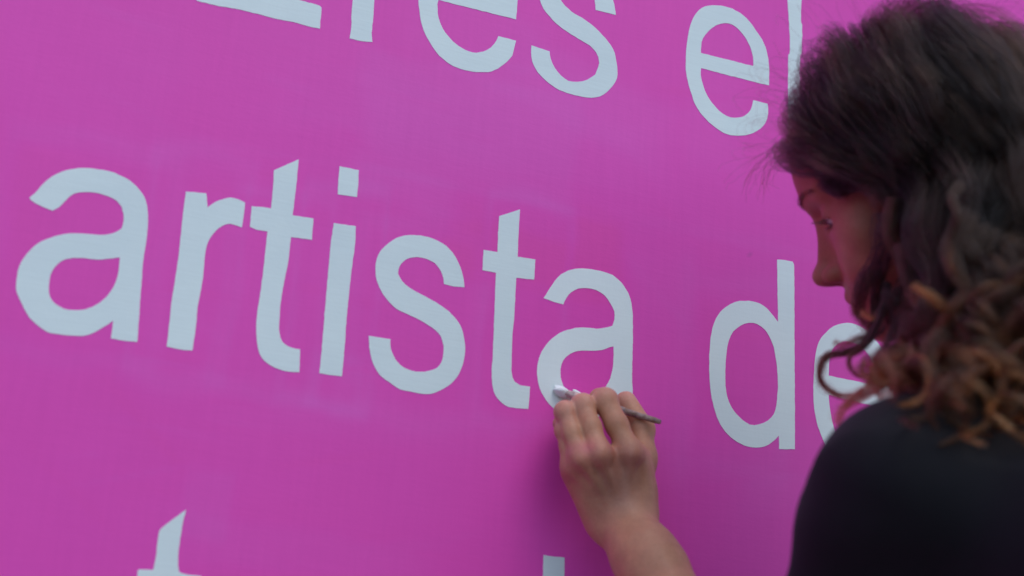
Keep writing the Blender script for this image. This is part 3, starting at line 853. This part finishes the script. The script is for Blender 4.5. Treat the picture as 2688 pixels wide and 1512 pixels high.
# loose short frizz standing off the scalp
fr = scalp_points(600, rh_)
fp = grow(fr, rh_.uniform(.012, .05, 600), rh_, nst=16, step=.007, spread=4)
for i in range(600):
    c = fp[i][: int(rh_.uniform(6, 16))]
    w_ = np.cumsum(rh_.normal(size=c.shape) * .0007, axis=0)
    curves.append(c + w_); rads.append(np.full(len(c), .00007)); shades.append((1.2, 1.1, 1.1))

# authored locks near the face (px, py, depth)
def spl(pts, n=44):
    p = np.array([D(*q) for q in pts]); k = len(p)
    tt = np.concatenate([[0], np.cumsum(np.linalg.norm(np.diff(p, axis=0), axis=1))]); tt /= tt[-1]
    out = []
    for u in np.linspace(0, 1, n):
        i = min(np.searchsorted(tt, u, side='right') - 1, k - 2); h = (u - tt[i]) / (tt[i + 1] - tt[i])
        p0, p1, p2, p3 = p[max(i - 1, 0)], p[i], p[i + 1], p[min(i + 2, k - 1)]
        out.append(.5 * (2 * p1 + (p2 - p0) * h + (2 * p0 - 5 * p1 + 4 * p2 - p3) * h ** 2 + (3 * p1 - p0 - 3 * p2 + p3) * h ** 3))
    return np.array(out)
FACE = [
    # (points, strands, R0, warm)
    ([(2330, 560, 1.06), (2325, 640, 1.06), (2300, 700, 1.07), (2262, 760, 1.08), (2250, 820, 1.09), (2290, 860, 1.09), (2330, 900, 1.07)], 150, .0075, 1.0),
    ([(2345, 520, 1.05), (2330, 600, 1.05), (2345, 650, 1.05), (2368, 700, 1.05), (2368, 760, 1.05), (2335, 815, 1.06), (2290, 832, 1.07), (2262, 822, 1.08)], 130, .0034, 7.0),  # lit edge of this curl put into a brighter gold strand colour
    ([(2320, 690, 1.08), (2300, 760, 1.08), (2300, 830, 1.08), (2290, 880, 1.07), (2240, 915, 1.06), (2180, 938, 1.055), (2150, 965, 1.05), (2150, 1000, 1.05), (2180, 1024, 1.05), (2225, 1034, 1.05), (2262, 1022, 1.05)], 120, .0030, 1.3),
    ([(2330, 740, 1.06), (2318, 820, 1.05), (2280, 890, 1.05), (2240, 930, 1.04), (2238, 965, 1.04), (2262, 990, 1.04), (2300, 996, 1.04)], 70, .0022, 1.2),
    ([(2330, 800, 1.06), (2300, 870, 1.06), (2250, 895, 1.06), (2205, 900, 1.06), (2190, 892, 1.06)], 60, .0040, 1.2),
    ([(2400, 820, 1.02), (2380, 900, 1.01), (2330, 970, 1.01), (2270, 1030, 1.01), (2215, 1080, 1.01), (2190, 1110, 1.01)], 120, .0060, 2.2),
    ([(2350, 760, 1.05), (2370, 840, 1.04), (2345, 900, 1.03), (2310, 940, 1.03), (2318, 990, 1.03), (2350, 1020, 1.02)], 120, .0070, 1.4),
    ([(2380, 640, 1.03), (2400, 740, 1.02), (2440, 800, 1.01), (2440, 870, 1.0), (2400, 930, .99), (2420, 1000, .98), (2470, 1040, .98)], 160, .0068, 2.2),
    ([(2600, 600, .98), (2560, 700, .97), (2580, 740, .96), (2530, 790, .95), (2480, 830, .95), (2450, 900, .95), (2480, 950, .95)], 150, .0062, 2.4),
    ([(2540, 560, .98), (2500, 650, .97), (2510, 720, .96), (2540, 770, .95), (2500, 820, .95), (2460, 800, .95), (2400, 745, .96)], 140, .0058, 2.2),
    ([(2520, 480, .99), (2500, 520, .98), (2515, 570, .97), (2490, 640, .97), (2500, 700, .96), (2530, 740, .96)], 80, .0028, 2.4),
    ([(2480, 960, .97), (2470, 1030, .96), (2420, 1090, .96), (2370, 1120, .96), (2350, 1100, .96), (2380, 1080, .96)], 130, .0060, 2.4),
    ([(2560, 900, .95), (2530, 980, .94), (2480, 1010, .94), (2450, 1060, .94), (2480, 1100, .94)], 120, .0060, 2.2),
    ([(2640, 980, .93), (2600, 1060, .92), (2620, 1120, .92), (2660, 1150, .92), (2640, 1180, .92)], 130, .0065, 2.4),
    ([(2680, 900, .93), (2630, 980, .92), (2650, 1050, .92), (2690, 1110, .92), (2680, 1160, .92)], 120, .0065, 2.0),
]
for pts_, ns, r0, warm in FACE:
    g = spl(pts_)
    addlock(g, ns, rh_, r0, .0022, .06, (warm, warm * (.80 if warm > 2 else .95), warm * (.5 if warm > 2 else .9)), taper=.55, frizz=.0011, amp0=.0005)
# hair swept over the forehead, from the front hairline round to the temple
for k in range(46):
    y0 = .083 - k % 8 * .004; x0 = .035 - (k * 7 % 46) / 46 * .085
    a = np.array([x0, y0 - abs(x0) * .25, .068 + (k % 5) * .006 - abs(x0) * .2])
    b = np.array([x0 - .028, .086 - max(0, -(x0 - .03)) * .45, .048 - (k % 6) * .0035])
    c = np.array([-.067, .058 - (k % 4) * .004, .028 - (k % 5) * .004]); d0 = np.array([-.080, .024, .006]); e0 = np.array([-.083, .012, -.045]); f0 = np.array([-.082, .012, -.09])
    p = np.array([HW(q) for q in (a, b, c, d0 + rh_.normal(size=3) * .004, e0 + rh_.normal(size=3) * .006, f0 + rh_.normal(size=3) * .008)])
    # Catmull-Rom through world points
    out = []
    for u in np.linspace(0, 4.999, 40):
        i = int(u); h = u - i; p0, p1, p2, p3 = p[max(i - 1, 0)], p[i], p[i + 1], p[min(i + 2, 5)]
        out.append(.5 * (2 * p1 + (p2 - p0) * h + (2 * p0 - 5 * p1 + 4 * p2 - p3) * h ** 2 + (3 * p1 - p0 - 3 * p2 + p3) * h ** 3))
    addlock(np.array(out), 60, rh_, .0055, .003, .09, (1.0, 1.0, 1.0), taper=.2, frizz=.0008, amp0=.0006)
# wisps in front of the forehead
for k in range(28):
    a = HW((rh_.uniform(-.03, .03), .085, .075)); b = HW((rh_.uniform(-.04, .02), .108 + rh_.uniform(0, .018), .066 + rh_.uniform(-.01, .012)))
    c = b + np.array([rh_.uniform(-.012, .008), rh_.uniform(-.006, .006), -rh_.uniform(.012, .035)])
    u = np.linspace(0, 1, 14)[:, None]
    curves.append((1 - u) ** 2 * a + 2 * u * (1 - u) * b + u ** 2 * c + np.cumsum(rh_.normal(size=(14, 3)) * .0005, axis=0))
    rads.append(np.full(14, .00008)); shades.append((1, 1, 1))
hair_obj('hair', curves, rads, M_HAIR, np.array(shades))

# brows and lashes
def surf_y(x, z):
    ix = int(round((x - hd.lo[0]) / hd.h)); iz = int(round((z - hd.lo[2]) / hd.h))
    colm = np.where(hd.F[ix, :, iz] < 0)[0]
    return hd.lo[1] + colm[-1] * hd.h + .0012
bc, br = [], []
for s in (-1, 1):
    for k in range(260):
        u = rh_.uniform(0, 1); x = s * (.008 + .040 * u)
        z = .0165 + .0075 * math.sin(u * 2.4) + rh_.uniform(-.0034, .0034) * (1 - .6 * u)
        d_ = np.array([s * .8, -.1 - .5 * u, .55 - .8 * u]) + rh_.normal(size=3) * .15
        p0 = np.array([x, surf_y(x, z) - .0006, z])
        bc.append(HW(np.array([p0 + d_ * t * .0065 + np.array([0, .0016 * t, 0]) for t in np.linspace(0, 1, 5)]))); br.append(np.full(5, .00009))
hair_obj('eyebrows', bc, br, M_BROW)
bc, br = [], []
for s in (-1, 1):
    for k in range(130):
        u = rh_.uniform(-1, 1); dx = u * .0125
        x = s * .032 + dx; z = -.0055 + .0042 - 25 * dx * dx + (.0006 if k % 4 else -.0080)
        y = .0695 + math.sqrt(max(.0142 ** 2 - dx * dx - (z + .001) ** 2, 1e-6)) - .0004
        L_ = rh_.uniform(.008, .0115) if k % 4 else rh_.uniform(.004, .006); up = 1 if k % 4 else -1
        bc.append(HW(np.array([[x + (u * .35 + s * .1) * L_ * t, y + .95 * L_ * t ** .9, z + up * (-.45 * t + .55 * t * t) * L_] for t in np.linspace(0, 1, 6)])))
        br.append(np.linspace(.00020, .00005, 6))
hair_obj('eyelashes', bc, br, M_BROW)

# ------------------------------------------------------------------ clothes
sf = Field((.44, -.74, .84), (1.10, -.20, 1.44), 0.005)
sf.add(sf.cap(CH + [0, 0, .02], WAI, .135, .118), .06); sf.add(sf.cap(WAI, PEL + [0, 0, .0], .118, .135), .05)
sf.add(sf.cap(SHL + [.03, -.01, -.01], SHR + [-.03, -.01, -.01], .060, .060), .05)
sf.add(sf.cap(SHL, NECK + [0, 0, -.045], .050, .070), .03); sf.add(sf.cap(SHR, NECK + [0, 0, -.045], .054, .062), .03)
sf.add(sf.cap(SHL, ELB * .92 + SHL * .08 - np.array([.014, 0, 0]), .050, .058), .035)
sf.add(sf.cap(SHR, ELR * .8 + SHR * .2, .054, .052), .035)
sf.add(sf.ell(CH + [-.05, -.06, .04], (.08, .06, .09)), .05); sf.add(sf.ell(CH + [.09, -.06, .04], (.08, .06, .09)), .05)
# openings: neck, hem, sleeves
sf.F = np.maximum(sf.F, -(sf.cap(NECK + [-.004, .012, .0], HW((0, -.03, -.02)), .060, .066)))
sf.F = np.maximum(sf.F, (.87 - sf.Z) + 0 * sf.X + 0 * sf.Y)
SV, SQ = sf.mesh()
# cloth folds: pulled from the shoulder and armpit
def folds(V):
    arm = ELB - SHL; an = arm / np.linalg.norm(arm)
    t = (V - SHL) @ an; rel = V - SHL - t[:, None] * an; ang = np.arctan2(rel[:, 0], rel[:, 1])
    w_arm = np.exp(-(np.linalg.norm(rel, axis=1) / .075) ** 4) * np.clip(t / .06, 0, 1)
    dd = .0065 * np.sin(t * 62 + 2.2 * np.sin(ang * 1.5) + 1) * w_arm
    w_t = 1 - w_arm
    u = V[:, 0] * 26 + V[:, 2] * 14 + 1.6 * np.sin(V[:, 2] * 13 + V[:, 1] * 9)
    dd += .0095 * (1 - 1.6 * np.abs(np.sin(u * .5)) ** .7) * w_t * np.clip((1.30 - V[:, 2]) / .12, 0, 1)
    dd += .0035 * fbm(V, 16, 31, 2)
    return dd
me = bpy.data.meshes.new('tmpn'); me.from_pydata(SV.tolist(), [], SQ.tolist()); me.update()
NV = np.array([v.normal for v in me.vertices]); bpy.data.meshes.remove(me)
shirt = mesh_obj('shirt', SV + NV * folds(SV)[:, None], SQ, M_SHIRT); child(shirt)

jf = Field((.50, -.72, .07), (1.08, -.38, .97), 0.0075)
jf.add(jf.cap(PEL + [0, 0, .04], PEL - [0, 0, .03], .098, .108), .04)
for a, k, n_ in ((HIPL, KNL, ANL), (HIPR, KNR, ANR)):
    jf.add(jf.cap(a, k, .080, .062), .03); jf.add(jf.cap(k, n_, .064, .052), .03)
jf.F = np.maximum(jf.F, (.10 - jf.Z) + 0 * jf.X + 0 * jf.Y)
JV, JQ = jf.mesh()
me = bpy.data.meshes.new('tmpn'); me.from_pydata(JV.tolist(), [], JQ.tolist()); me.update()
NJ = np.array([v.normal for v in me.vertices]); bpy.data.meshes.remove(me)
child(mesh_obj('trousers', JV + NJ * (.004 * fbm(JV, 22, 9))[:, None], JQ, M_JEANS))
for A_ in (ANL, ANR):
    f = Field(A_ + [-.06, -.10, -.09], A_ + [.06, .22, .05], .004)
    g = A_.copy(); g[2] = .05
    f.add(f.cap(A_ + [0, -.01, .0], A_ + [0, -.03, -.045], .040, .036), .02)
    f.add(f.cap(g + [0, -.01, 0], g + [0, .14, -.010], .037, .034, ((0, 0, 1), 1.15)), .03)
    f.F = np.maximum(f.F, (.022 - f.Z) + 0 * f.X + 0 * f.Y)
    V, Q = f.mesh(); sh = child(mesh_obj('shoe', V, Q, M_SHOE))
    f = Field(A_ + [-.06, -.10, -.09], A_ + [.06, .22, .0], .004)
    f.add(f.cap(g + [0, -.01, -.03], g + [0, .14, -.03], .043, .040), .03)
    f.F = np.maximum(np.maximum(f.F, (.001 - f.Z) + 0 * f.X + 0 * f.Y), (f.Z - .024) + 0 * f.X + 0 * f.Y)
    V, Q = f.mesh(); s_ = mesh_obj('sole', V, Q, M_SOLE); s_.parent = sh

# ------------------------------------------------------------------ paint brush
TIP = P(1458, 1024, .002); END = P(1734, 1108, .066)
bax = norm(END - TIP); blen = float(np.linalg.norm(END - TIP))
print('brush length', blen)
brush = bpy.data.objects.new('paint_brush', None); brush.location = TIP; col.objects.link(brush)
tag(brush, 'small paint brush with worn wooden handle and white loaded bristles held in the hand', 'paint brush')
bpy.context.view_layer.update()
def lathe(name, prof, mat, seg=18, flat=1.0, wob=0.0):
    a = norm(np.cross(bax, [0, 0, 1])); b = norm(np.cross(bax, a)); V = []; Fc = []
    for i, (s, r) in enumerate(prof):
        fl = flat(s) if callable(flat) else flat
        for j in range(seg):
            t = 2 * math.pi * j / seg; rr = r * (1 + wob * math.sin(3 * t + i))
            V.append(TIP + bax * s + a * math.cos(t) * rr * fl + b * math.sin(t) * rr / max(fl, .6) ** .5)
    for i in range(len(prof) - 1):
        for j in range(seg): Fc.append((i * seg + j, i * seg + (j + 1) % seg, (i + 1) * seg + (j + 1) % seg, (i + 1) * seg + j))
    Fc.append(tuple(range(seg))[::-1]); Fc.append(tuple((len(prof) - 1) * seg + j for j in range(seg)))
    o = mesh_obj(name, V, Fc, mat); o.parent = brush; o.matrix_parent_inverse = Matrix.Translation(brush.location).inverted(); return o
mw = Mat('worn_paint_wood'); v = mw.mapping()
cw = mw.mix(mw.ramp(mw.noise(v, 160, 4), (0,) * 3, (1,) * 3, .4, .6), (.24, .14, .10), (.40, .28, .25))
cw = mw.mix(mw.ramp(mw.noise(v, 260, 2), (0,) * 3, (1,) * 3, .62, .66), cw, (.10, .08, .20))
mw.l(cw, mw.b.inputs['Base Color']); mw.b.inputs['Roughness'].default_value = .6; mw.bump(mw.noise(v, 300, 3), .5, .0006)
M_FER = mat_plain('painted_ferrule', (.62, .45, .40), .45, 250, .35, 0.3)
M_BRI = mat_plain('paint_loaded_bristle', (.82, .83, .82), .4, 500, .06, 0, .002)
lathe('bristles', [(-.002, .0010), (.0006, .0030), (.004, .0042), (.009, .0043), (.013, .0038)], M_BRI, 20, lambda s: 1.2, .18)
lathe('ferrule', [(.011, .0036), (.012, .0039), (.020, .0037), (.021, .0041), (.023, .0041), (.024, .0036), (.034, .0033), (.035, .0036), (.036, .0033)], M_FER, 20, 1.1)
hs = np.linspace(.035, blen, 14)
lathe('handle', [(s, float(np.interp(s, [.035, .06, blen * .7, blen - .002, blen], [.0033, .0040, .0030, .0027, .0020]))) for s in hs], mw.m, 16, 1.0, .02)

# wet stroke and blob of paint on the wall beside the bristles
def daub(pts_, wd, mat):
    V = []; Fc = []; n = len(pts_)
    g = [P(x, y) for x, y in pts_]
    for i, p in enumerate(g):
        t = norm(g[min(i + 1, n - 1)] - g[max(i - 1, 0)]); s = norm(np.cross(t, [0, 1, 0]))
        wi = wd * math.sin(math.pi * (i + .35) / (n - .3)) ** .5
        for u, hgt in ((-1, 0), (-.7, .0014), (-.2, .0022), (.25, .0019), (.7, .0014), (1, 0)):
            V.append(p + s * wi * u + np.array([0, -.0009 - hgt * (1 + .3 * math.sin(i * 2.1 + u * 5)), 0]))
    for i in range(n - 1):
        for j in range(5): Fc.append((i * 6 + j, i * 6 + j + 1, (i + 1) * 6 + j + 1, (i + 1) * 6 + j))
    o = mesh_obj('wet_paint_stroke', V, Fc, mat); o.parent = wall; return o
M_WET = mat_plain('wet_white_paint', (.86, .88, .88), .25, 400, .04, 0, .001)
daub([(1452, 1018), (1462, 1024), (1474, 1030), (1488, 1038), (1500, 1044)], .0058, M_WET)
daub([(1500, 1026), (1508, 1030), (1518, 1036), (1526, 1040)], .0030, M_WET)
